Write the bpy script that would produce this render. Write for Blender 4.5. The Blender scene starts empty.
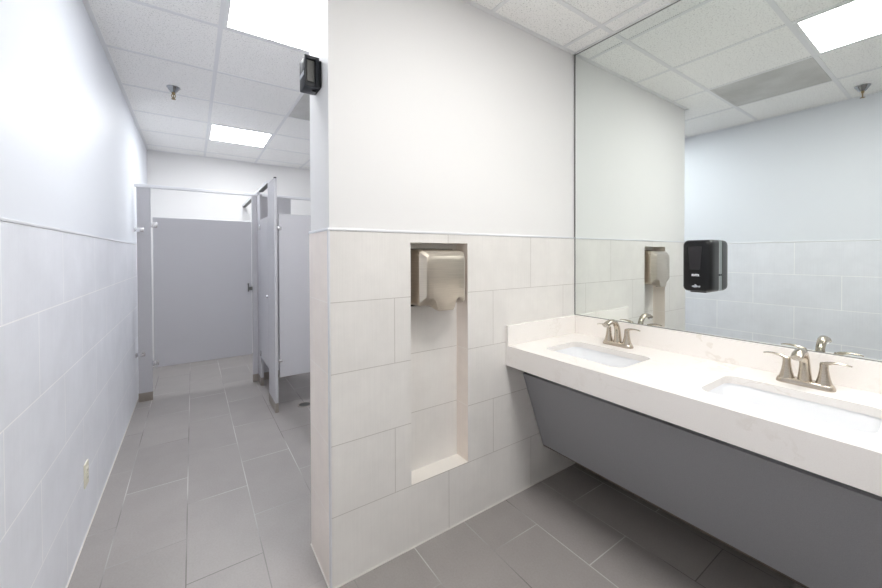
import bpy, bmesh, math, random
from mathutils import Vector, Matrix
random.seed(3)
C = bpy.context.scene.collection
SC = bpy.context.scene

# ------------------------------------------------------------------ camera
FPX, CX, CY = 364.865, 441.0, 258.306
YAW, PITCH, ROLL = math.radians(34.262), math.radians(-0.6146), math.radians(-0.2048)
CAM_H = 1.385
F0 = Vector((math.sin(YAW), math.cos(YAW), 0)); R0 = Vector((math.cos(YAW), -math.sin(YAW), 0)); U0 = Vector((0, 0, 1))
FW = F0*math.cos(PITCH) + U0*math.sin(PITCH)
UP = U0*math.cos(PITCH) - F0*math.sin(PITCH)
RT = R0*math.cos(ROLL) + UP*math.sin(ROLL)
UP2 = UP*math.cos(ROLL) - R0*math.sin(ROLL)
cam_d = bpy.data.cameras.new('camera'); cam = bpy.data.objects.new('camera', cam_d); C.objects.link(cam)
m = Matrix((RT, UP2, -FW)).transposed().to_4x4(); m.translation = (0, 0, CAM_H)
cam.matrix_world = m
cam_d.sensor_fit = 'HORIZONTAL'; cam_d.sensor_width = 36.0
cam_d.lens = 36.0*FPX/882.0
cam_d.shift_x = (441.0-CX)/882.0
cam_d.shift_y = -(294.0-CY)/882.0
cam_d.clip_start = 0.02
SC.camera = cam

# ------------------------------------------------------------------ world, exposure
w = bpy.data.worlds.new('world'); SC.world = w; w.use_nodes = True
w.node_tree.nodes['Background'].inputs[0].default_value = (0.8, 0.85, 0.9, 1)
w.node_tree.nodes['Background'].inputs[1].default_value = 0.3
SC.view_settings.view_transform = 'Standard'
SC.view_settings.look = 'None'
SC.view_settings.gamma = 1.0
SC.view_settings.use_curve_mapping = False
SC.view_settings.exposure = 2.06
POWER_FAR, POWER_MID, POWER_NEAR, POWER_ADDED_FILL = 7.6, 5.7, 6.9, 4.0   # emission strength of the lenses; the last is an added fill light
LAMP_COOL = (0.95, 0.975, 1.0)
LAMP_NEUTRAL = (1.0, 0.99, 0.972)
SC.cycles.max_bounces = 16; SC.cycles.diffuse_bounces = 10; SC.cycles.glossy_bounces = 8
SC.cycles.use_denoising = True
SC.cycles.caustics_reflective = True
SC.cycles.sample_clamp_indirect = 8.0

# ------------------------------------------------------------------ room numbers (metres)
XL, XP, XM = -0.447, 0.458, 2.0785
YD, YP, YB, YF = 1.489, 1.782, 5.7655, -2.2
ZC, ZT = 2.689, 1.484
XR = XM + 0.008
PAINT = 0.006

# ------------------------------------------------------------------ material helpers
def srgb(r, g, b):
    def f(c):
        c /= 255.0
        return c/12.92 if c <= 0.04045 else ((c+0.055)/1.055)**2.4
    return (f(r), f(g), f(b), 1.0)

class NT:
    def __init__(s, name):
        s.m = bpy.data.materials.new(name); s.m.use_nodes = True
        s.t = s.m.node_tree; s.n = s.t.nodes; s.l = s.t.links
        s.b = s.n['Principled BSDF']
    def node(s, typ, **kw):
        x = s.n.new(typ)
        for k, v in kw.items():
            setattr(x, k, v)
        return x
    def link(s, a, b): s.l.new(a, b)
    def coords(s): return s.node('ShaderNodeTexCoord').outputs['Object']
    def mapping(s, vec, scale=(1, 1, 1), loc=(0, 0, 0)):
        x = s.node('ShaderNodeMapping'); s.link(vec, x.inputs['Vector'])
        x.inputs['Scale'].default_value = scale; x.inputs['Location'].default_value = loc
        return x.outputs[0]
    def noise(s, vec, scale, detail=3.0, rough=0.5):
        x = s.node('ShaderNodeTexNoise'); s.link(vec, x.inputs['Vector'])
        x.inputs['Scale'].default_value = scale; x.inputs['Detail'].default_value = detail
        x.inputs['Roughness'].default_value = rough
        return x.outputs['Fac']
    def ramp(s, fac, stops):
        x = s.node('ShaderNodeValToRGB'); s.link(fac, x.inputs[0])
        e = x.color_ramp.elements
        e[0].position, e[0].color = stops[0]; e[1].position, e[1].color = stops[-1]
        for p, c in stops[1:-1]:
            q = e.new(p); q.color = c
        return x.outputs[0]
    def mix(s, fac, a, b, mode='MIX'):
        x = s.node('ShaderNodeMix', data_type='RGBA', blend_type=mode)
        for sock, v in ((x.inputs[0], fac), (x.inputs[6], a), (x.inputs[7], b)):
            if hasattr(v, 'node'): s.link(v, sock)
            elif isinstance(v, (int, float)): sock.default_value = v
            else: sock.default_value = v
        return x.outputs[2]
    def bump(s, h, strength=0.2, dist=0.002):
        x = s.node('ShaderNodeBump'); s.link(h, x.inputs['Height'])
        x.inputs['Strength'].default_value = strength; x.inputs['Distance'].default_value = dist
        s.link(x.outputs[0], s.b.inputs['Normal'])
    def set(s, **kw):
        names = {'color': 'Base Color', 'rough': 'Roughness', 'metal': 'Metallic', 'spec': 'Specular IOR Level', 'coat': 'Coat Weight', 'trans': 'Transmission Weight'}
        for k, v in kw.items():
            sock = s.b.inputs[names[k]]
            if hasattr(v, 'node'): s.link(v, sock)
            else: sock.default_value = v
        return s

def plain(name, col, rough=0.5, metal=0.0, spec=0.5, var=0.0, vscale=20.0):
    t = NT(name); t.set(rough=rough, metal=metal, spec=spec)
    if var > 0:
        n = t.noise(t.coords(), vscale, 4)
        lo = tuple(max(0, c*(1-var)) for c in col[:3])+(1,); hi = tuple(min(1, c*(1+var)) for c in col[:3])+(1,)
        t.set(color=t.ramp(n, [(0.3, lo), (0.7, hi)]))
    else:
        t.set(color=col)
    return t.m

def tile_material(name, axes, off, size, base, grout, rough, var=0.012, mortar=0.0017, linen=True, spec=0.5):
    """Running-bond tile: axes = which object axes run along and across the courses."""
    t = NT(name)
    sep = t.node('ShaderNodeSeparateXYZ'); t.link(t.coords(), sep.inputs[0])
    def sh(ax, o):
        x = t.node('ShaderNodeMath', operation='SUBTRACT'); t.link(sep.outputs[ax], x.inputs[0]); x.inputs[1].default_value = o
        return x.outputs[0]
    cmb = t.node('ShaderNodeCombineXYZ')
    t.link(sh(axes[0], off[0]), cmb.inputs[0]); t.link(sh(axes[1], off[1]), cmb.inputs[1])
    br = t.node('ShaderNodeTexBrick'); t.link(cmb.outputs[0], br.inputs['Vector'])
    br.offset = 0.5; br.offset_frequency = 2; br.squash = 1.0
    br.inputs['Scale'].default_value = 1.0
    br.inputs['Brick Width'].default_value = size[0]; br.inputs['Row Height'].default_value = size[1]
    br.inputs['Mortar Size'].default_value = mortar; br.inputs['Mortar Smooth'].default_value = 0.15
    lo = tuple(c*(1-var) for c in base[:3])+(1,); hi = tuple(min(1, c*(1+var)) for c in base[:3])+(1,)
    br.inputs['Color1'].default_value = lo; br.inputs['Color2'].default_value = hi
    if grout is not None: br.inputs['Mortar'].default_value = grout
    else:
        g = t.ramp(t.noise(cmb.outputs[0], 1.3, 1), [(0.42, srgb(112, 108, 105)), (0.60, srgb(196, 194, 192))]); t.link(g, br.inputs['Mortar'])
    col = br.outputs['Color']
    vec = cmb.outputs[0]
    cloud = t.ramp(t.noise(vec, 5.0, 5, 0.6), [(0.3, (0.95, 0.95, 0.95, 1)), (0.7, (1.04, 1.04, 1.04, 1))])
    col = t.mix(1.0, col, cloud, 'MULTIPLY')
    if linen:
        streak = t.ramp(t.noise(t.mapping(vec, (160, 3, 1)), 1.0, 2), [(0.35, (0.985, 0.985, 0.985, 1)), (0.65, (1.01, 1.01, 1.01, 1))])
        col = t.mix(1.0, col, streak, 'MULTIPLY')
    else:
        grain = t.ramp(t.noise(vec, 120.0, 3), [(0.3, (0.95, 0.95, 0.95, 1)), (0.7, (1.04, 1.04, 1.04, 1))])
        col = t.mix(1.0, col, grain, 'MULTIPLY')
    t.set(color=col, rough=rough, spec=spec)
    inv = t.node('ShaderNodeMath', operation='SUBTRACT'); inv.inputs[0].default_value = 1.0
    t.link(br.outputs['Fac'], inv.inputs[1])
    t.bump(inv.outputs[0], 0.35, 0.0012)
    return t.m

M = {}
TILE = srgb(229, 226, 222); GROUT = srgb(194, 189, 183)
TILE_C = srgb(232, 234, 240); GROUT_C = srgb(254, 254, 255)
M['tile_x'] = tile_material('wall_tile_front', (0, 2), (0.7577, 0.0), (0.6, 0.2968), TILE, GROUT, 0.38)
M['tile_y'] = tile_material('wall_tile_end', (1, 2), (1.489, 0.0), (0.6, 0.2968), srgb(244, 234, 225), srgb(250, 244, 237), 0.38)
M['tile_left'] = tile_material('wall_tile_corridor', (1, 2), (0.05, 0.0), (0.6, 0.2968), TILE_C, GROUT_C, 0.33, mortar=0.0024)
M['floor'] = tile_material('floor_tile', (1, 0), (0.06, -0.332), (0.6, 0.2965), srgb(154, 149, 146), None, 0.42, var=0.05, mortar=0.0024, linen=False)

def paint(name, col, rough):
    t = NT(name); t.set(rough=rough, color=col, spec=0.4)
    t.bump(t.noise(t.coords(), 260, 2), 0.06, 0.0006)
    return t.m
M['paint'] = paint('white_wall_paint', srgb(232, 231, 230), 0.55)
M['absorber'] = paint('taupe_bounce_absorber', srgb(112, 104, 98), 0.6)  # for the added panel that cuts bounced light
M['paint_left'] = paint('white_semi_gloss_wall_paint', srgb(224, 227, 233), 0.5)

def ceiling_mat():
    t = NT('mineral_fibre_ceiling_tile')
    v = t.coords()
    a = t.noise(t.mapping(v, (1, 1, 1)), 120, 4, 0.65)
    vo = t.node('ShaderNodeTexVoronoi'); t.link(v, vo.inputs['Vector']); vo.inputs['Scale'].default_value = 60
    fis = t.ramp(a, [(0.37, (0.7, 0.7, 0.7, 1)), (0.435, (1, 1, 1, 1))])
    base = t.mix(1.0, srgb(252, 251, 249), fis, 'MULTIPLY')
    t.set(color=base, rough=0.95, spec=0.1)
    t.bump(a, 0.6, 0.004)
    return t.m
M['ceiling'] = ceiling_mat()
M['tee'] = plain('white_enamel_grid', srgb(234, 234, 235), 0.5)

def quartz():
    t = NT('white_quartz')
    v = t.coords()
    n1 = t.noise(v, 3.0, 6, 0.6)
    warp = t.node('ShaderNodeMix', data_type='VECTOR'); 
    nn = t.node('ShaderNodeTexNoise'); t.link(v, nn.inputs['Vector']); nn.inputs['Scale'].default_value = 4.0; nn.inputs['Detail'].default_value = 5
    warp.inputs[0].default_value = 0.35
    t.link(v, warp.inputs[4]); t.link(nn.outputs['Color'], warp.inputs[5])
    n2 = t.noise(warp.outputs[1], 5.0, 4, 0.55)
    vein = t.ramp(n2, [(0.478, (1, 1, 1, 1)), (0.497, (0.9, 0.885, 0.86, 1)), (0.503, (0.9, 0.885, 0.86, 1)), (0.522, (1, 1, 1, 1))])
    mask = t.ramp(n1, [(0.5, (0, 0, 0, 1)), (0.66, (1, 1, 1, 1))])
    col = t.mix(mask, (1, 1, 1, 1), vein)
    speck = t.ramp(t.noise(v, 300, 2), [(0.3, (0.975, 0.97, 0.965, 1)), (0.6, (1, 1, 1, 1))])
    col = t.mix(1.0, col, speck, 'MULTIPLY')
    col = t.mix(1.0, srgb(243, 239, 235), col, 'MULTIPLY')
    t.set(color=col, rough=0.25)
    return t.m
M['quartz'] = quartz()

def laminate(name, col, rough):
    t = NT(name); v = t.coords()
    n = t.noise(v, 420, 2)
    lo = tuple(c*0.93 for c in col[:3])+(1,); hi = tuple(c*1.06 for c in col[:3])+(1,)
    t.set(color=t.ramp(n, [(0.35, lo), (0.65, hi)]), rough=rough)
    return t.m
M['stall'] = laminate('grey_stall_laminate', srgb(196, 195, 199), 0.38)
M['skirt'] = laminate('charcoal_laminate', srgb(150, 150, 153), 0.45)
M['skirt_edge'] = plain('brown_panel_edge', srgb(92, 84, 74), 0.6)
M['gap'] = plain('dark_recess', srgb(28, 26, 25), 0.8)
M['porcelain'] = plain('white_porcelain', srgb(246, 247, 249), 0.12)

def brushed(name, col, rough, axis):
    t = NT(name); sc = [6, 6, 6]; sc[axis] = 400
    n = t.noise(t.mapping(t.coords(), tuple(sc)), 1.0, 2)
    lo = tuple(c*0.9 for c in col[:3])+(1,); hi = tuple(min(1, c*1.06) for c in col[:3])+(1,)
    t.set(color=t.ramp(n, [(0.3, lo), (0.7, hi)]), rough=rough, metal=1.0)
    return t.m
M['nickel'] = brushed('brushed_nickel', srgb(196, 186, 172), 0.27, 2)
M['steel'] = brushed('brushed_stainless', srgb(202, 193, 180), 0.32, 2)
M['shoe'] = plain('dull_steel_shoe', srgb(158, 150, 142), 0.45, 0.35)
M['chrome'] = plain('chrome', srgb(222, 222, 225), 0.22, 0.9)
M['chrome_dark'] = plain('polished_chrome', srgb(170, 172, 174), 0.12, 1.0)
M['alu'] = plain('satin_aluminium', srgb(226, 227, 230), 0.35, 0.35)
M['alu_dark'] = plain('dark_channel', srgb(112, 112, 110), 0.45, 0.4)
M['mirror'] = NT('silvered_mirror').set(color=(0.865, 0.905, 0.885, 1), rough=0.0, metal=1.0).m
M['black'] = plain('black_plastic', srgb(16, 17, 19), 0.3, spec=0.35)
M['black_soft'] = plain('black_soft_plastic', srgb(34, 37, 43), 0.42)
M['window'] = plain('smoked_window', srgb(24, 20, 20), 0.12)
M['cartridge'] = plain('olive_cartridge', srgb(44, 44, 36), 0.35, var=0.3, vscale=140)
M['grey_plate'] = plain('grey_plastic_backplate', srgb(150, 156, 156), 0.35)
M['letters'] = plain('white_lettering', srgb(236, 238, 244), 0.5)
M['silver_print'] = plain('silver_print', srgb(190, 194, 200), 0.35, 0.4)
M['ivory'] = plain('ivory_plastic', srgb(226, 222, 205), 0.35)
M['slot'] = plain('dark_slot', srgb(40, 38, 34), 0.6)
M['brass'] = plain('dull_brass', srgb(150, 130, 96), 0.3, 1.0)
M['light_frame'] = plain('white_light_frame', srgb(236, 236, 236), 0.4)

def emit(name, col, strength):
    t = NT(name); t.set(color=(0.9, 0.9, 0.9, 1))
    t.b.inputs['Emission Color'].default_value = col+(1,)
    t.b.inputs['Emission Strength'].default_value = strength
    return t.m
M['lens_far'] = emit('lit_lens_far', LAMP_COOL, POWER_FAR)
M['lens_mid'] = emit('lit_lens_mid', LAMP_COOL, POWER_MID)
M['lens_near'] = emit('lit_lens_near', LAMP_NEUTRAL, POWER_NEAR)
M['lens_added_fill'] = emit('lit_lens_added_fill', LAMP_NEUTRAL, POWER_ADDED_FILL)  # lens of the added fill light

def vent_mat():
    t = NT('grey_perforated_grille'); v = t.coords()
    vo = t.node('ShaderNodeTexVoronoi'); t.link(v, vo.inputs['Vector']); vo.inputs['Scale'].default_value = 130
    vo.inputs['Randomness'].default_value = 0.0
    holes = t.ramp(vo.outputs['Distance'], [(0.25, (0.45, 0.45, 0.45, 1)), (0.36, (1, 1, 1, 1))])
    dust = t.ramp(t.noise(t.mapping(v, (1.0, 1.0, 1.0)), 3.2, 4), [(0.35, (0.8, 0.8, 0.79, 1)), (0.6, (1, 1, 1, 1))])
    col = t.mix(1.0, t.mix(1.0, srgb(212, 211, 208), holes, 'MULTIPLY'), dust, 'MULTIPLY')
    t.set(color=col, rough=0.6)
    return t.m
M['vent'] = vent_mat()

# ------------------------------------------------------------------ mesh helpers
def bm_new(): return bmesh.new()

def box(bm, lo, hi, bevel=0.0, seg=2, mi=0):
    lo = Vector(lo); hi = Vector(hi)
    r = bmesh.ops.create_cube(bm, size=1.0)
    vs = r['verts']
    for v in vs:
        v.co = Vector([lo[i] + (v.co[i]+0.5)*(hi[i]-lo[i]) for i in range(3)])
    fs = {f for v in vs for f in v.link_faces}
    for f in fs: f.material_index = mi
    if bevel > 0:
        es = list({e for v in vs for e in v.link_edges})
        bmesh.ops.bevel(bm, geom=es, offset=bevel, segments=seg, profile=0.5, affect='EDGES', clamp_overlap=True)

def loft(bm, rings, cap0=True, cap1=True, mi=0):
    R = [[bm.verts.new(p) for p in r] for r in rings]
    n = len(R[0])
    for a, b in zip(R, R[1:]):
        for i in range(n):
            f = bm.faces.new((a[i], a[(i+1) % n], b[(i+1) % n], b[i])); f.material_index = mi
    if cap0: bm.faces.new(list(reversed(R[0]))).material_index = mi
    if cap1: bm.faces.new(R[-1]).material_index = mi
    return R

def circle(c, r, ax=2, n=24, ry=None):
    ry = ry or r; out = []
    for i in range(n):
        a = 2*math.pi*i/n; p = [0, 0, 0]
        u, v = [(1, 2), (2, 0), (0, 1)][ax]
        p[u] = r*math.cos(a); p[v] = ry*math.sin(a)
        out.append(Vector(c)+Vector(p))
    return out

def lathe(bm, c, prof, ax=2, n=28, caps=(True, True), mi=0):
    """prof = [(distance along axis, radius)]"""
    rings = []
    for d, r in prof:
        q = list(c); q[ax] += d
        rings.append(circle(q, max(r, 1e-4), ax, n))
    loft(bm, rings, caps[0], caps[1], mi)

def cyl(bm, a, b, r, n=16, mi=0):
    a = Vector(a); b = Vector(b); tube(bm, [a, b], [r, r], n, mi=mi)

def tube(bm, pts, rad, n=16, flat=1.0, side=None, mi=0):
    """swept tube; flat squashes it along its second frame axis"""
    pts = [Vector(p) for p in pts]; rings = []
    prev = None
    for i, p in enumerate(pts):
        d = (pts[min(i+1, len(pts)-1)] - pts[max(i-1, 0)]).normalized()
        ref = Vector(side) if side is not None else (Vector((0, 0, 1)) if abs(d.z) < 0.9 else Vector((0, 1, 0)))
        u = d.cross(ref).normalized(); v = u.cross(d).normalized()
        if prev is not None and u.dot(prev) < 0: u, v = -u, -v
        prev = u
        fl = flat[i] if isinstance(flat, (list, tuple)) else flat
        rings.append([p + u*rad[i]*math.cos(2*math.pi*k/n) + v*rad[i]*fl*math.sin(2*math.pi*k/n) for k in range(n)])
    loft(bm, rings, True, True, mi)

def rrect(cx, cy, hx, hy, r, z, per=8, seg=6):
    """rounded rectangle loop in xy, starts at +x side, ccw"""
    out = []
    for sx, sy, a0 in ((1, 1, 0), (-1, 1, 90), (-1, -1, 180), (1, -1, 270)):
        for k in range(seg+1):
            a = math.radians(a0 + 90*k/seg)
            out.append(Vector((cx+sx*(hx-r)+r*math.cos(a), cy+sy*(hy-r)+r*math.sin(a), z)))
    return out

def obj(name, bm, mats, parent=None, smooth=False, auto=None, loc=None):
    bmesh.ops.recalc_face_normals(bm, faces=bm.faces)
    me = bpy.data.meshes.new(name); bm.to_mesh(me); bm.free()
    for mm in (mats if isinstance(mats, (list, tuple)) else [mats]): me.materials.append(mm)
    o = bpy.data.objects.new(name, me); C.objects.link(o)
    if loc is not None: o.location = loc
    if parent is not None: o.parent = parent
    if smooth or auto:
        lim = math.radians(auto or 180)
        for p in me.polygons: p.use_smooth = True
        if auto:
            b2 = bmesh.new(); b2.from_mesh(me)
            for e in b2.edges:
                e.smooth = not (len(e.link_faces) == 2 and e.calc_face_angle(0) > lim)
            b2.to_mesh(me); b2.free()
    return o

def tag(o, label, cat, group=None):
    o['label'] = label; o['category'] = cat
    if group: o['group'] = group
    return o

def thing(name, label, cat, loc=(0, 0, 0), group=None):
    o = bpy.data.objects.new(name, None); C.objects.link(o); o.location = loc; o.empty_display_size = 0.05
    return tag(o, label, cat, group)

def struct(name, bm, mats, parent=None, **kw):
    o = obj(name, bm, mats, parent, **kw)
    if parent is None: o['kind'] = 'structure'
    return o

def bx(lo, hi, bevel=0.0, seg=2):
    b = bm_new(); box(b, lo, hi, bevel, seg); return b

def copy_thing(root, loc, label=None):
    r = root.copy(); C.objects.link(r); r.location = loc
    if label: r['label'] = label
    for ch in list(root.children):
        c = ch.copy(); C.objects.link(c); c.parent = r
        for g in list(ch.children):
            d = g.copy(); C.objects.link(d); d.parent = c
    return r

# ------------------------------------------------------------------ structure
b = bm_new(); box(b, (XL-0.12, YF-0.12, -0.08), (XR+0.12, YB+0.12, 0.0)); struct('floor', b, M['floor'])

ceil = struct('ceiling', bx((XL-0.12, YF-0.12, ZC+0.0016), (XR+0.12, YB+0.12, ZC+0.06)), M['ceiling'])
GX = [0.145, 0.745, 1.345, 1.945]
GY = [-1.83, -1.22, -0.61, 0.0, 0.61, 1.22, 1.83, 2.44, 3.05, 3.66, 4.27, 4.88, 5.49]
b = bm_new()
for x in GX: box(b, (x-0.012, YF, ZC-0.002), (x+0.012, YB, ZC+0.006))
for y in GY: box(b, (XL, y-0.012, ZC-0.0015), (XR, y+0.012, ZC+0.006))
for lo, hi in (((XL-0.006, YF), (XL+0.018, YB)), ((XR-0.024, YF), (XR, YB)), ((XL, YB-0.024), (XR, YB)), ((XP-0.018, YD-0.018), (XR, YD+0.01)), ((XP-0.018, YP-0.01), (XR, YP+0.018)), ((XP-0.018, YD-0.018), (XP+0.01, YP+0.018))):
    box(b, (lo[0], lo[1], ZC-0.003), (hi[0], hi[1], ZC+0.006))
obj('ceiling_grid', b, M['tee'], ceil)

# left corridor wall: painted wall, tile wainscot, edge strip
wl = struct('wall_left', bx((XL-0.12, YF-0.12, 0), (XL-PAINT, YB+0.12, ZC+0.03)), M['paint_left'])
obj('tile_wainscot', bx((XL-0.01, YF, 0), (XL, YB, ZT)), M['tile_left'], wl)
obj('tile_edge_strip', bx((XL-0.01, YF, ZT), (XL+0.003, YB, ZT+0.011), 0.002), M['alu'], wl)

# back wall, right wall, front wall
wb = struct('wall_back', bx((XL-0.12, YB, 0), (XR+0.12, YB+0.12, ZC+0.03)), M['paint'])
wr = struct('wall_right', bx((XR, YF-0.12, 0), (XR+0.12, YB+0.12, ZC+0.03)), M['paint'])
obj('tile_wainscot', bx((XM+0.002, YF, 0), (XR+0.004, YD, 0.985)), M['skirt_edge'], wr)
obj('tile_wainscot', bx((XM+0.002, YP, 0), (XR+0.004, YB, ZT)), M['tile_left'], wr)
wf = struct('wall_front', bx((XL-0.12, YF-0.12, 0), (XR+0.12, YF, ZC+0.03)), M['paint'])
obj('bounce_absorber_panel', bx((XL, YF-0.005, 0), (XR, YF+0.01, 1.0)), M['absorber'], wf)  # unseen dark panel added to soak up light bouncing low in the room

# partition wall with niche
NX0, NX1, NZ0, NZ1, NY = 0.842, 1.181, 0.300, 1.441, 1.585
XE = XR+0.004
wp = struct('wall_center', bx((XP+PAINT, YD+PAINT, ZT), (XE, YP-PAINT, ZC+0.03)), M['paint'])
b = bm_new()
def tbox(lo, hi):
    n0 = len(b.faces); box(b, lo, hi)
    b.faces.ensure_lookup_table(); b.normal_update()
    for f in b.faces[n0:]:
        f.material_index = 1 if abs(f.normal.x) > 0.5 else (2 if abs(f.normal.z) > 0.5 else 0)
tbox((XP, NY, 0), (XE, YP, ZT))
for f in b.faces:
    if f.normal.y < -0.5: f.material_index = 3
tbox((XP, YD, 0), (NX0, NY, ZT))
tbox((NX1, YD, 0), (XE, NY, ZT))
tbox((NX0, YD, 0), (NX1, NY, NZ0))
tbox((NX0, YD, NZ1), (NX1, NY, ZT))
bmesh.ops.remove_doubles(b, verts=b.verts, dist=0.0)
M['tile_niche'] = tile_material('niche_tile', (0, 2), (0.3, 0.0), (4.0, 0.2968), TILE, GROUT, 0.38)
M['tile_plain'] = plain('niche_sill_tile', srgb(232, 228, 222), 0.4)
obj('tile_wainscot', b, [M['tile_x'], M['tile_y'], M['tile_plain'], M['tile_niche']], wp)
b = bm_new()
box(b, (XP-0.003, YD-0.003, ZT), (XE, YD+0.012, ZT+0.011), 0.002)
box(b, (XP-0.003, YD+0.012, ZT), (XP+0.012, YP+0.003, ZT+0.011), 0.002)
obj('tile_edge_strip', b, M['alu'], wp)
M['caulk'] = plain('white_caulk', srgb(226, 222, 216), 0.5)
b = bm_new()
box(b, (XP-0.004, YD-0.004, 0), (XE-0.01, YD+0.002, 0.005)); box(b, (XP-0.004, YD+0.002, 0), (XP+0.002, YP, 0.005))
obj('caulk_bead', b, M['caulk'], wp)
obj('caulk_bead', bx((XL-0.002, YF, 0), (XL+0.0035, YB, 0.0045)), M['caulk'], wl)
obj('corner_strip', bx((XP-0.0025, YD-0.0025, 0), (XP+0.007, YD+0.007, ZT), 0.002), M['alu'], wp)

# ------------------------------------------------------------------ ceiling lights (recessed 2x2 lay-ins)
def ceiling_light(x0, y0, lens, label):
    t = thing('ceiling_light', label, 'ceiling light', (x0, y0, ZC), 'recessed square ceiling lights')
    W, D, fr = 0.576, 0.586, 0.02
    b = bm_new()
    box(b, (0, 0, -0.004), (W, fr, 0.004)); box(b, (0, D-fr, -0.004), (W, D, 0.004))
    box(b, (0, fr, -0.004), (fr, D-fr, 0.004)); box(b, (W-fr, fr, -0.004), (W, D-fr, 0.004))
    obj('frame', b, M['light_frame'], t)
    obj('lens', bx((fr, fr, -0.0025), (W-fr, D-fr, 0.003)), lens, t)
    return t
ceiling_light(0.157, 4.282, M['lens_far'], 'far square ceiling light above the toilet stalls')
ceiling_light(0.157, 1.842, M['lens_mid'], 'glaring ceiling light beside the top of the tiled partition wall')
ceiling_light(0.757, 0.012, M['lens_near'], 'ceiling light seen only in the mirror, next to the grey vent')

ceiling_light(0.757, -1.208, M['lens_added_fill'], 'unseen ceiling light added behind the camera to fill the room')  # extra fill light, added out of view

# ceiling vents
def ceiling_vent(x0, y0, label):
    t = thing('ceiling_vent', label, 'vent', (x0, y0, ZC), 'grey lay-in ceiling vents')
    W, D = 0.576, 0.586
    b = bm_new()
    for lo, hi in (((0, 0), (W, 0.015)), ((0, D-0.015), (W, D)), ((0, 0.015), (0.015, D-0.015)), ((W-0.015, 0.015), (W, D-0.015))):
        box(b, (lo[0], lo[1], -0.004), (hi[0], hi[1], 0.004))
    obj('vent_frame', b, M['vent'], t)
    obj('grille', bx((0.015, 0.015, -0.002), (W-0.015, D-0.015, 0.003)), M['vent'], t)
    return t
ceiling_vent(0.757, 3.062, 'grey vent panel in the corridor ceiling, half hidden by the partition wall')
ceiling_vent(0.157, 0.622, 'dusty grey ceiling vent reflected in the mirror beside a light')

# sprinklers
def sprinkler(loc, label):
    t = thing('fire_sprinkler', label, 'sprinkler', loc, 'ceiling fire sprinklers')
    b = bm_new(); lathe(b, (0, 0, 0), [(0.0, 0.045), (-0.004, 0.045), (-0.008, 0.041), (-0.036, 0.023), (-0.042, 0.018)], n=24)
    obj('escutcheon', b, M['chrome_dark'], t, auto=35)
    b = bm_new(); lathe(b, (0, 0, -0.042), [(0, 0.011), (-0.012, 0.009), (-0.016, 0.006)], n=16)
    for s in (-1, 1): tube(b, [(s*0.008, 0, -0.05), (s*0.013, 0, -0.066), (s*0.004, 0, -0.088)], [0.003]*3, 8)
    cyl(b, (0, 0, -0.056), (0, 0, -0.088), 0.0035, 8)
    obj('frame', b, M['brass'], t, auto=35)
    b = bm_new(); lathe(b, (0, 0, -0.088), [(0, 0.006), (-0.002, 0.015), (-0.004, 0.015), (-0.005, 0.004)], n=18)
    obj('deflector', b, M['brass'], t, auto=35)
    return t
sprinkler((-0.11, 3.52, ZC), 'chrome fire sprinkler on the corridor ceiling')
sprinkler((-0.18, 0.51, ZC), 'chrome fire sprinkler seen in the mirror near the far wall top')

# ------------------------------------------------------------------ mirror
t = thing('mirror', 'large frameless wall mirror above the vanity counter', 'mirror', (XM, 0.5, 0.985))
Y0m, Y1m = -0.35, YD-0.004
def L(p, o): return tuple(p[i]-o[i] for i in range(3))
o_ = (XM, 0.5, 0.985)
obj('glass', bx(L((XM, Y0m, 0.9885), o_), L((XM+0.0075, Y1m, ZC-0.006), o_)), M['mirror'], t)
b = bm_new()
box(b, L((XM-0.003, Y0m, 0.9855), o_), L((XM+0.0075, Y1m, 0.9885), o_))
box(b, L((XM-0.003, Y1m, 0.9855), o_), L((XM+0.0075, YD-0.0005, ZC-0.006), o_))
box(b, L((XM-0.002, Y0m, ZC-0.0065), o_), L((XM+0.0075, YD-0.0005, ZC-0.0035), o_))
obj('edge_channel', b, M['alu_dark'], t)

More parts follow.
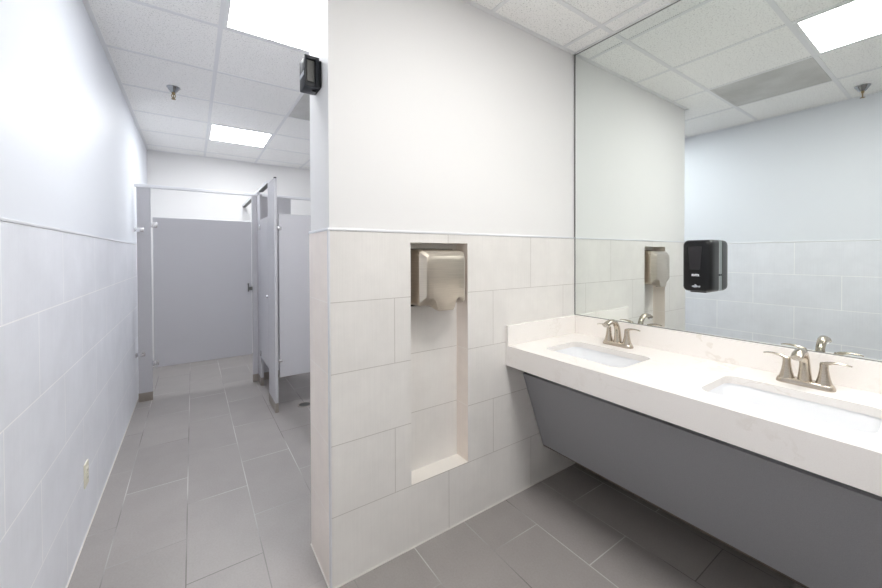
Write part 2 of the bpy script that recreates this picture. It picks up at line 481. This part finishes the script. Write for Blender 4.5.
# ------------------------------------------------------------------ vanity countertop
XCF, ZCT, ZCB = 1.4512, 0.873, 0.7605
YV0, YV1 = -0.30, YD-0.001
XCB = XM
SINKS = [1.105, 0.372]
SX0, SX1, SHY = 1.57, 1.862, 0.217
t = thing('vanity_countertop', 'long white quartz countertop with thick front edge and two sinks', 'countertop', (XCF, 0.6, ZCB))
o_ = (XCF, 0.6, ZCB)
b = bm_new()
THK = 0.03
zc = ZCT-ZCB; zs = zc-THK
def P(x, y, z): return Vector((x-XCF, y-0.6, z))
cells = []; ylist = [YV0]
for sy in sorted(SINKS): ylist += [sy-SHY-0.03, sy+SHY+0.03]
ylist.append(YV1)
def quad(a, b_, c, d): b.faces.new([b.verts.new(p) for p in (a, b_, c, d)])
for i in range(len(ylist)-1):
    y0, y1 = ylist[i], ylist[i+1]
    if i % 2 == 0:
        quad(P(XCF, y0, zc), P(XCB, y0, zc), P(XCB, y1, zc), P(XCF, y1, zc))
        quad(P(XCF, y0, zs), P(XCB, y0, zs), P(XCB, y1, zs), P(XCF, y1, zs))
    else:
        cy = (y0+y1)/2; cxs = (SX0+SX1)/2; hx = (SX1-SX0)/2
        seg = 6
        hole = rrect(cxs, cy, hx, SHY, 0.045, 0, seg=seg)
        outer = []
        for k, p in enumerate(hole):
            q, j = divmod(k, seg+1)
            corner = [(XCB, y1), (XCF, y1), (XCF, y0), (XCB, y0)][q]
            ex, ey = corner
            half = seg/2
            # first half of a corner arc meets one side, second half the other; the middle point meets the corner
            if q in (0, 2):
                if j < half: outer.append((ex, p.y))
                elif j > half: outer.append((p.x, ey))
                else: outer.append((ex, ey))
            else:
                if j < half: outer.append((p.x, ey))
                elif j > half: outer.append((ex, p.y))
                else: outer.append((ex, ey))
        n = len(hole)
        for z in (zc, zs):
            hv = [b.verts.new(P(p.x, p.y, z)) for p in hole]; ov = [b.verts.new(P(x, y, z)) for x, y in outer]
            for k in range(n):
                b.faces.new((hv[k], hv[(k+1) % n], ov[(k+1) % n], ov[k]))
            if z == zc: top_h = hv
            else:
                for k in range(n): b.faces.new((top_h[k], top_h[(k+1) % n], hv[(k+1) % n], hv[k]))
bmesh.ops.remove_doubles(b, verts=b.verts, dist=0.00005)
obj('slab', b, M['quartz'], t)
obj('front_apron', bx(P(XCF, YV0, 0), P(XCF+0.03, YV1, zc-0.0003), 0.0012, 1), M['quartz'], t)
tb = thing('backsplash', 'low white quartz backsplash under the mirror and along the partition wall', 'backsplash', (XCF, 0.6, ZCB))
obj('back_panel', bx(P(XCB-0.02, YV0, zc), P(XCB, YV1, 0.9852-ZCB), 0.001, 1), M['quartz'], tb)
obj('side_panel', bx(P(XCF, YV1-0.02, zc), P(XCB-0.02, YV1, 0.9852-ZCB), 0.001, 1), M['quartz'], tb)

# undermount sinks
def sink(cy, label):
    t = thing('sink', label, 'sink', ((SX0+SX1)/2, cy, ZCT-THK), 'undermount sinks')
    hx = (SX1-SX0)/2 + 0.004; hy = SHY + 0.004
    b = bm_new(); rings = []
    rings.append(rrect(0, 0, hx+0.02, hy+0.02, 0.06, -0.001))
    rings.append(rrect(0, 0, hx, hy, 0.05, -0.001))
    for d, dz in ((0.002, -0.02), (0.006, -0.07), (0.012, -0.105), (0.03, -0.128), (0.06, -0.136), (0.10, -0.14)):
        rings.append(rrect(0, 0, max(hx-d, 0.02), max(hy-d, 0.02), max(0.05-d*0.4, 0.015), dz))
    loft(b, rings, False, True)
    # outside shell
    outer = [rrect(0, 0, hx+0.02, hy+0.02, 0.06, -0.001), rrect(0, 0, hx+0.018, hy+0.018, 0.06, -0.016), rrect(0, 0, hx+0.008, hy+0.008, 0.05, -0.03), rrect(0, 0, hx-0.01, hy-0.01, 0.05, -0.13), rrect(0, 0, hx-0.08, hy-0.08, 0.04, -0.15)]
    loft(b, outer, False, True)
    bmesh.ops.remove_doubles(b, verts=b.verts, dist=0.00005)
    obj('basin', b, M['porcelain'], t, auto=40)
    b = bm_new(); lathe(b, (0.03, 0, -0.1395), [(0, 0.024), (0.002, 0.024), (0.003, 0.02), (0.0015, 0.012)], n=24)
    obj('drain', b, M['nickel'], t, auto=35)
sink(SINKS[0], 'white sink basin nearest the tiled partition wall')
sink(SINKS[1], 'white sink basin in the near part of the counter, farther from the partition')

# faucets
def faucet(cy, label):
    t = thing('faucet', label, 'faucet', (1.958, cy, ZCT), 'brushed nickel two-handle faucets')
    nn = M['nickel']
    b = bm_new()
    rg = []
    for s, z in ((1.0, 0.0), (1.0, 0.004), (0.94, 0.012), (0.86, 0.019), (0.7, 0.0215)):
        rg.append([Vector((p.x*s, p.y*(0.5+0.5*s) if s < 1 else p.y, z)) for p in rrect(0, 0, 0.0275, 0.084, 0.0245, 0)])
    loft(b, rg); obj('base_plate', b, nn, t, auto=50)
    # spout
    b = bm_new()
    pts = [(0, 0, 0.012), (0, 0, 0.03), (0, 0, 0.055), (-0.002, 0, 0.083), (-0.009, 0, 0.107), (-0.024, 0, 0.127), (-0.046, 0, 0.1375), (-0.072, 0, 0.1395), (-0.098, 0, 0.134), (-0.120, 0, 0.124)]
    rad = [0.0225, 0.0205, 0.0178, 0.0156, 0.0146, 0.0140, 0.0135, 0.0130, 0.0122, 0.0108]
    tube(b, pts, rad, 24, flat=[1, 1, 1, 1, 1.02, 1.08, 1.18, 1.3, 1.45, 1.6], side=(0, 1, 0))
    sp = obj('spout', b, nn, t, auto=50)
    b = bm_new(); cyl(b, (-0.106, 0, 0.122), (-0.109, 0, 0.114), 0.0095, 16); obj('aerator', b, M['chrome'], sp, auto=40)
    for s in (-1, 1):
        y = s*0.052
        b = bm_new()
        lathe(b, (0, y, 0.016), [(0, 0.0245), (0.003, 0.0245), (0.012, 0.0215), (0.03, 0.0170), (0.048, 0.0140), (0.062, 0.0125), (0.078, 0.0122), (0.083, 0.0105), (0.085, 0.006)], n=24)
        h = obj('handle', b, nn, t, auto=50)
        b = bm_new()
        q = [(0, y-s*0.006, 0.091), (0, y+s*0.008, 0.0985), (0, y+s*0.022, 0.103), (0, y+s*0.040, 0.1055), (0, y+s*0.058, 0.1045), (0, y+s*0.071, 0.101)]
        tube(b, q, [0.0115, 0.012, 0.0105, 0.009, 0.008, 0.0062], 14, flat=[0.7, 0.6, 0.5, 0.42, 0.38, 0.4], side=(1, 0, 0) if False else None)
        obj('lever', b, nn, h, auto=60)
    return t
faucet(1.125, 'brushed nickel faucet at the sink beside the partition wall')
faucet(0.372, 'brushed nickel faucet below the soap dispenser, nearer than the other')

# skirt panel under the counter
t = thing('vanity_skirt_panel', 'charcoal grey sloping panel under the white countertop', 'panel', (1.56, 0.6, 0.76))
def skirt_prism(x0, z0, x1, z1, thk, y0, y1):
    b = bm_new(); d = Vector((x1-x0, 0, z1-z0)).normalized(); n = Vector((-d.z, 0, d.x))
    if n.x < 0: n = -n
    a = [Vector((x0, 0, z0)), Vector((x1, 0, z1)), Vector((x1, 0, z1))+n*thk, Vector((x0, 0, z0))+n*thk]
    loft(b, [[Vector((p.x-1.56, y0-0.6, p.z-0.76)) for p in a], [Vector((p.x-1.56, y1-0.6, p.z-0.76)) for p in a]])
    return b
obj('panel', skirt_prism(1.5863, 0.690, 1.762, 0.222, 0.02, YV0, YD-0.004), M['skirt'], t)
obj('bottom_edge', bx((1.764-1.56, YV0-0.6, 0.214-0.76), (1.786-1.56, YD-0.004-0.6, 0.2245-0.76)), M['skirt_edge'], t)
obj('gap_shade_strip', bx((1.60-1.56, YV0-0.6, 0.700-0.76), (1.635-1.56, YD-0.004-0.6, 0.7605-0.76)), M['gap'], t)  # near-black strip paints in the shade of the gap below the counter

# ------------------------------------------------------------------ hand dryer in the niche
t = thing('hand_dryer', 'brushed steel hand dryer mounted in the tiled wall niche', 'hand dryer', (1.004, NY, 1.115))
def dryer_ring(y, hx, zt, zb, tong, ct, cs):
    """front-view outline; zb = side bottoms, tong = centre tongue bottom"""
    pts = []
    pts += [(-hx, zb+0.012), (-hx, zt-ct), (-hx+0.3*cs, zt-0.35*ct), (-hx+cs, zt)]
    pts += [(-0.05, zt), (0.05, zt)]
    pts += [(hx-cs, zt), (hx-0.3*cs, zt-0.35*ct), (hx, zt-ct), (hx, zb+0.012), (hx-0.012, zb)]
    pts += [(0.075, zb), (0.06, zb-(zb-tong)*0.25), (0.05, tong+(zb-tong)*0.2), (0.042, tong), (-0.042, tong), (-0.05, tong+(zb-tong)*0.2), (-0.06, zb-(zb-tong)*0.25), (-0.075, zb), (-hx+0.012, zb)]
    return [Vector((x, y-NY, z-1.115)) for x, z in pts]
b = bm_new()
rings = [
    dryer_ring(NY-0.001, 0.135, 1.410, 1.140, 1.130, 0.02, 0.02),
    dryer_ring(NY-0.080, 0.135, 1.410, 1.140, 1.128, 0.02, 0.02),
    dryer_ring(1.476, 0.135, 1.407, 1.142, 1.124, 0.022, 0.022),
    dryer_ring(1.458, 0.134, 1.401, 1.146, 1.119, 0.024, 0.022),
    dryer_ring(1.432, 0.112, 1.378, 1.172, 1.116, 0.022, 0.02),
    dryer_ring(1.429, 0.107, 1.366, 1.178, 1.118, 0.02, 0.018),
    dryer_ring(1.428, 0.104, 1.352, 1.181, 1.121, 0.018, 0.016),
]
loft(b, rings)
obj('cover', b, M['steel'], t, auto=19)
b = bm_new(); lathe(b, (0, 1.468-NY, 0.010), [(0, 0.016), (-0.004, 0.018), (-0.010, 0.017), (-0.0105, 0.012)], n=20)
obj('nozzle', b, M['black'], t, auto=40)
obj('back_plate', bx((-0.143, -0.012, 0.012), (0.143, -0.0005, 0.299), 0.002), M['gap'], t)

# ------------------------------------------------------------------ soap dispenser on the mirror
SY, SZ = 0.748, 1.203
t = thing('soap_dispenser', 'black soap dispenser fixed to the mirror between the two faucets', 'soap dispenser', (XM, SY, SZ))
D_ = 0.108
def disp_ring(x, hy, z0, z1, r):
    out = []
    for p in rrect(0, (z0+z1)/2, hy, (z1-z0)/2, r, 0, seg=5): out.append(Vector((x, p.x, p.y)))
    return out
b = bm_new()
loft(b, [disp_ring(-0.021, 0.062, 0.0, 0.247, 0.016), disp_ring(-0.06, 0.062, 0.0, 0.247, 0.018), disp_ring(-0.085, 0.061, 0.001, 0.246, 0.02), disp_ring(-0.098, 0.058, 0.003, 0.243, 0.022), disp_ring(-0.1055, 0.053, 0.007, 0.238, 0.02), disp_ring(-D_, 0.049, 0.011, 0.233, 0.018)])
obj('cover', b, M['black'], t, auto=40)
obj('back_plate', bx((-0.0215, -0.061, 0.003), (-0.0008, 0.061, 0.244), 0.003), M['grey_plate'], t)
obj('side_latch', bx((-0.017, -0.0635, 0.075), (-0.004, -0.060, 0.084), 0.001), M['black_soft'], t)
b = bm_new()
pl = [(-0.018, 0.105), (0.026, 0.105), (0.034, 0.215), (-0.026, 0.215)]
loft(b, [[Vector((-D_-0.0015, y, z)) for y, z in pl], [Vector((-D_+0.002, y, z)) for y, z in pl]])
obj('window', b, M['window'], t)
obj('push_bar', bx((-0.085, -0.034, -0.004), (-0.03, 0.034, 0.004), 0.003), M['black_soft'], t)
# lettering and hand mark
cu = bpy.data.curves.new('lettering', 'FONT'); cu.body = 'KUTOL'; cu.size = 0.0135; cu.extrude = 0.0006; cu.align_x = 'CENTER'; cu.shear = 0.12; cu.offset = 0.0005
tx = bpy.data.objects.new('lettering', cu); C.objects.link(tx)
bpy.context.view_layer.update()
lm = bpy.data.meshes.new_from_object(tx.evaluated_get(bpy.context.evaluated_depsgraph_get())); bpy.data.objects.remove(tx)
lm.transform(Matrix(((0, 0, -1, -D_-0.0004), (-0.72, 0, 0, 0.002), (0, 1, 0, 0.075), (0, 0, 0, 1))))
lm.materials.clear(); lm.materials.append(M['letters'])
for p in lm.polygons: p.material_index = 0
lo_ = bpy.data.objects.new('printed_lettering', lm); C.objects.link(lo_); lo_.parent = t
print('LETTERS', len(lm.vertices))
b = bm_new()
hand = [(1.25*p, 1.25*q) for p, q in [(-0.013, 0.0), (-0.004, -0.004), (0.006, -0.003), (0.011, 0.001), (0.006, 0.003), (0.002, 0.007), (-0.003, 0.0085), (-0.002, 0.004), (-0.009, 0.003)]]
loft(b, [[Vector((-D_-0.001, -y+0.006-0.004, 0.026+z)) for y, z in hand], [Vector((-D_+0.001, -y+0.006-0.004, 0.026+z)) for y, z in hand]])
for k in range(2):
    loft(b, [[Vector((xx, -0.010-0.004*k, 0.022)), Vector((xx, -0.013-0.004*k, 0.022)), Vector((xx, -0.014-0.004*k, 0.030)), Vector((xx, -0.011-0.004*k, 0.030))] for xx in (-D_-0.001, -D_+0.001)])
obj('hand_mark', b, M['silver_print'], t)

# ------------------------------------------------------------------ air freshener on the end of the partition wall
t = thing('air_freshener', 'small black air freshener box high on the partition wall end', 'air freshener', (XP, 1.631, 2.16))
b = bm_new()
XW = PAINT
# housing: box with an open recess in the side that faces the room
x0, x1, y0, y1, z0, z1 = -0.064, XW-0.008, -0.044, 0.044, -0.064, 0.066
box(b, (x0, y0+0.008, z0), (x1, y1, z1), 0.006)
box(b, (x0, y0, z0), (x0+0.008, y0+0.010, z1), 0.002)
box(b, (x1-0.016, y0, z0), (x1, y0+0.010, z1), 0.002)
box(b, (x0+0.006, y0, z1-0.014), (x1-0.014, y0+0.010, z1), 0.002)
box(b, (x0+0.006, y0, z0), (x1-0.014, y0+0.010, z0+0.016), 0.002)
obj('housing', b, M['black_soft'], t, auto=40)
obj('side_window', bx((x0+0.010, y0+0.004, z0+0.022), (x1-0.020, y0+0.0095, z1-0.018), 0.002), M['cartridge'], t)
obj('back_plate', bx((x1-0.001, y0-0.004, z0+0.004), (XW, y1+0.003, z1-0.012), 0.003), M['black'], t)
obj('front_badge', bx((x0-0.0012, -0.034, -0.016), (x0+0.001, 0.030, 0.002), 0.0005), M['silver_print'], t)
obj('spray_nozzle', bx((x1-0.022, y0+0.03, z0-0.006), (x1-0.006, y0+0.05, z0+0.001), 0.002), M['black'], t)

# ------------------------------------------------------------------ wall outlet
t = thing('wall_outlet', 'ivory electrical outlet low on the tiled corridor wall', 'outlet', (XL, 2.475, 0.305))
obj('cover_plate', bx((-0.001, -0.036, -0.058), (0.006, 0.036, 0.058), 0.002), M['ivory'], t)
for s in (-1, 1):
    b = bm_new(); box(b, (0.005, -0.017, s*0.0195-0.014), (0.0085, 0.017, s*0.0195+0.014), 0.001)
    r = obj('receptacle', b, M['ivory'], t)
    b = bm_new()
    for yy in (-0.007, 0.005): box(b, (0.0082, yy, s*0.0195-0.004), (0.0089, yy+0.002, s*0.0195+0.006))
    obj('slots', b, M['slot'], r)
b = bm_new(); lathe(b, (0.0055, 0, 0), [(0, 0.0035), (0.0012, 0.003)], ax=0, n=10); obj('screw', b, M['chrome'], t)

# ------------------------------------------------------------------ toilet stalls
YS = 4.438; TH = 0.025; XS = 0.590; ZR = 2.028
def shoe(parent, lo, hi):
    obj('shoe', bx(lo, hi, 0.001, 1), M['shoe'], parent)
def pilaster(label, lo, hi, along, top=ZR):
    """lo/hi = (x, y) corners"""
    o = ((lo[0]+hi[0])/2, (lo[1]+hi[1])/2, 0)
    t = thing('stall_pilaster', label, 'toilet stall pilaster', o, 'grey toilet stall pilasters')
    hx, hy = (hi[0]-lo[0])/2, (hi[1]-lo[1])/2
    obj('panel', bx((-hx, -hy, 0.004), (hx, hy, top), 0.002, 1), M['stall'], t)
    e = 0.0015
    shoe(t, (-hx-e, -hy-e, 0), (hx+e, hy+e, 0.082))
    return t
def bracket(parent, c, ax, w=0.045, h=0.045, name='bracket'):
    """chrome bracket plate with two screws; ax 1 faces -y, 0 faces -x"""
    b = bm_new(); x, y, z = c
    if ax == 1:
        box(b, (x-w/2, y-0.012, z-h/2), (x-w/2+0.014, y, z+h/2), 0.002)
        box(b, (x-w/2, y-0.004, z-h/2), (x+w/2, y, z+h/2), 0.0015)
        for k in (-0.3, 0.3): lathe(b, (x+w*0.22, y-0.003, z+k*h), [(0, 0.006), (-0.004, 0.005)], ax=1, n=10)
    else:
        box(b, (x-0.012, y-w/2, z-h/2), (x, y-w/2+0.014, z+h/2), 0.002)
        box(b, (x-0.004, y-w/2, z-h/2), (x, y+w/2, z+h/2), 0.0015)
        for k in (-0.3, 0.3): lathe(b, (x-0.003, y+w*0.22, z+k*h), [(0, 0.006), (-0.004, 0.005)], ax=0, n=10)
    return obj(name, b, M['chrome'], parent, auto=40)

p1 = pilaster('narrow grey pilaster beside the corridor wall, left of the closed stall door', (-0.430, YS), (-0.326, YS+TH), 0)
for z in (1.627, 0.449):
    b = bm_new(); box(b, (-0.069, -0.0205, z-0.02), (0.0, -0.0125, z+0.02), 0.002); box(b, (-0.069, -0.045, z-0.02), (-0.063, -0.0125, z+0.02), 0.002)
    obj('wall_bracket', b, M['chrome'], p1, auto=40)
p2 = pilaster('slim grey pilaster at the latch side of the closed stall door', (0.537, YS), (XS-0.004, YS+TH), 0)
p3 = pilaster('wide grey pilaster glimpsed above the light grey divider panel', (0.622, YS+0.002), (0.940, YS+0.002+TH), 0)
p4 = pilaster('grey pilaster at the corner where the stall front turns towards the camera', (XS, 4.262), (XS+TH, YS+TH), 1)
p5 = pilaster('grey pilaster standing free at the near end of the side stall front', (XS, 3.452), (XS+TH, 3.765), 1, 2.056)
obj('end_cap', bx((0.002-TH/2, -0.1575, 2.0555), (TH/2-0.002, -0.135, 2.066), 0.002), M['black'], p5)

# closed door of the far stall
t = thing('stall_door', 'closed grey stall door facing down the corridor', 'toilet stall door', (0.11, YS, 0.306), 'grey toilet stall doors')
obj('panel', bx((-0.421, 0.0, 0.0), (0.420, TH, 1.445), 0.003, 1), M['stall'], t)
for z in (1.371, 0.046): bracket(t, (-0.4105, 0.0, z), 1, 0.05, 0.05, 'hinge')
lt = None
b = bm_new(); box(b, (0.395, -0.016, 0.700), (0.4255, 0.0, 0.735), 0.003); cyl(b, (0.387, -0.014, 0.685), (0.387, -0.014, 0.765), 0.006, 12)
lathe(b, (0.387, -0.014, 0.762), [(0, 0.006), (0.004, 0.0095), (0.010, 0.0095), (0.013, 0.006)], n=12)
obj('latch', b, M['alu_dark'], t, auto=40)

# side stall door (faces the corridor)
t = thing('stall_door', 'narrow stall door in the side stall front, seen edge-on', 'toilet stall door', (XS, 4.04, 0.306), 'grey toilet stall doors')
obj('panel', bx((0.0, -0.262, 0.0), (TH, 0.210, 1.445), 0.003, 1), M['stall'], t)
for z in (1.367, 0.045): bracket(t, (0.0, 0.2, z), 0, 0.05, 0.05, 'hinge')
b = bm_new(); lathe(b, (0.0, -0.235, 0.683), [(0, 0.014), (-0.006, 0.014), (-0.012, 0.010), (-0.013, 0.004)], ax=0, n=16)
obj('latch', b, M['chrome'], t, auto=40)

# unseen door and pilaster added to keep light out of the side stall
t = thing('stall_door', 'unseen closed stall door added behind the divider panel to block light', 'toilet stall door', (1.29, YS+0.002, 0.306), 'grey toilet stall doors')
obj('panel', bx((-0.338, 0.0, 0.0), (0.340, TH, 1.445), 0.003, 1), M['stall'], t)
for z in (1.371, 0.046): bracket(t, (-0.3245, 0.0, z), 1, 0.05, 0.05, 'hinge')
pilaster('unseen grey pilaster added against the far side wall to block light', (1.642, YS+0.002), (2.072, YS+0.002+TH), 0)

# divider panel
t = thing('stall_divider', 'light grey divider panel between the near pilaster and the wall', 'toilet stall panel', (0.63, 3.463, 0.30))
obj('panel', bx((0.0, 0.0, 0.0), (1.42, TH, 1.449), 0.003, 1), M['stall'], t)
for z in (1.322, 0.149):
    b = bm_new(); box(b, (-0.012, -0.005, z-0.012), (0.024, 0.0, z+0.012), 0.002)
    lathe(b, (0.014, -0.004, z), [(0, 0.006), (-0.004, 0.005)], ax=1, n=12)
    obj('bracket', b, M['chrome'], t, auto=40)
for z in (1.322, 0.149): obj('wall_bracket', bx((1.40, -0.006, z-0.02), (1.4485, 0.0, z+0.02), 0.002), M['chrome'], t)

# head rails
def rail(bmh, lo, hi):
    box(bmh, lo, hi, 0.004, 2)
b = bm_new(); rail(b, (-0.445, -0.008, 0), (2.078, TH+0.008, 0.030))
h1 = obj('head_rail', b, M['alu'], loc=(0, YS, ZR+0.0005)); tag(h1, 'white aluminium head rail running across above the closed stall door', 'toilet stall rail', 'stall head rails')
t = thing('head_rail', 'aluminium head rail running away from the camera towards the back wall, dark underneath', 'toilet stall rail', (XS, YS, ZR+0.0305), 'stall head rails')
b = bm_new(); rail(b, (-0.006, 3.766-YS, 0.0005), (TH+0.006, YB-0.002-YS, 0.030)); obj('bar', b, M['alu'], t)
b = bm_new(); box(b, (-0.0068, 3.768-YS, -0.009), (TH+0.0068, 4.261-YS, 0.0015)); box(b, (-0.0068, YS+TH+0.01-YS, -0.009), (TH+0.0068, YB-0.003-YS, 0.0015)); obj('underside_shade_strip', b, M['alu_dark'], t)  # dark strip added to paint the shade in the rail's hollow underside

# floor drain
t = thing('floor_drain', 'round metal floor drain in the stall floor', 'floor drain', (0.845, 3.49, 0))
b = bm_new(); lathe(b, (0, 0, 0), [(0.0, 0.062), (0.003, 0.062), (0.004, 0.058), (0.0025, 0.050), (0.0, 0.049)], n=32, caps=(False, False)); obj('rim', b, M['shoe'], t, auto=40)
b = bm_new(); lathe(b, (0, 0, 0), [(0.0, 0.049), (0.002, 0.049)], n=32); obj('grate', b, M['alu_dark'], t, auto=40)
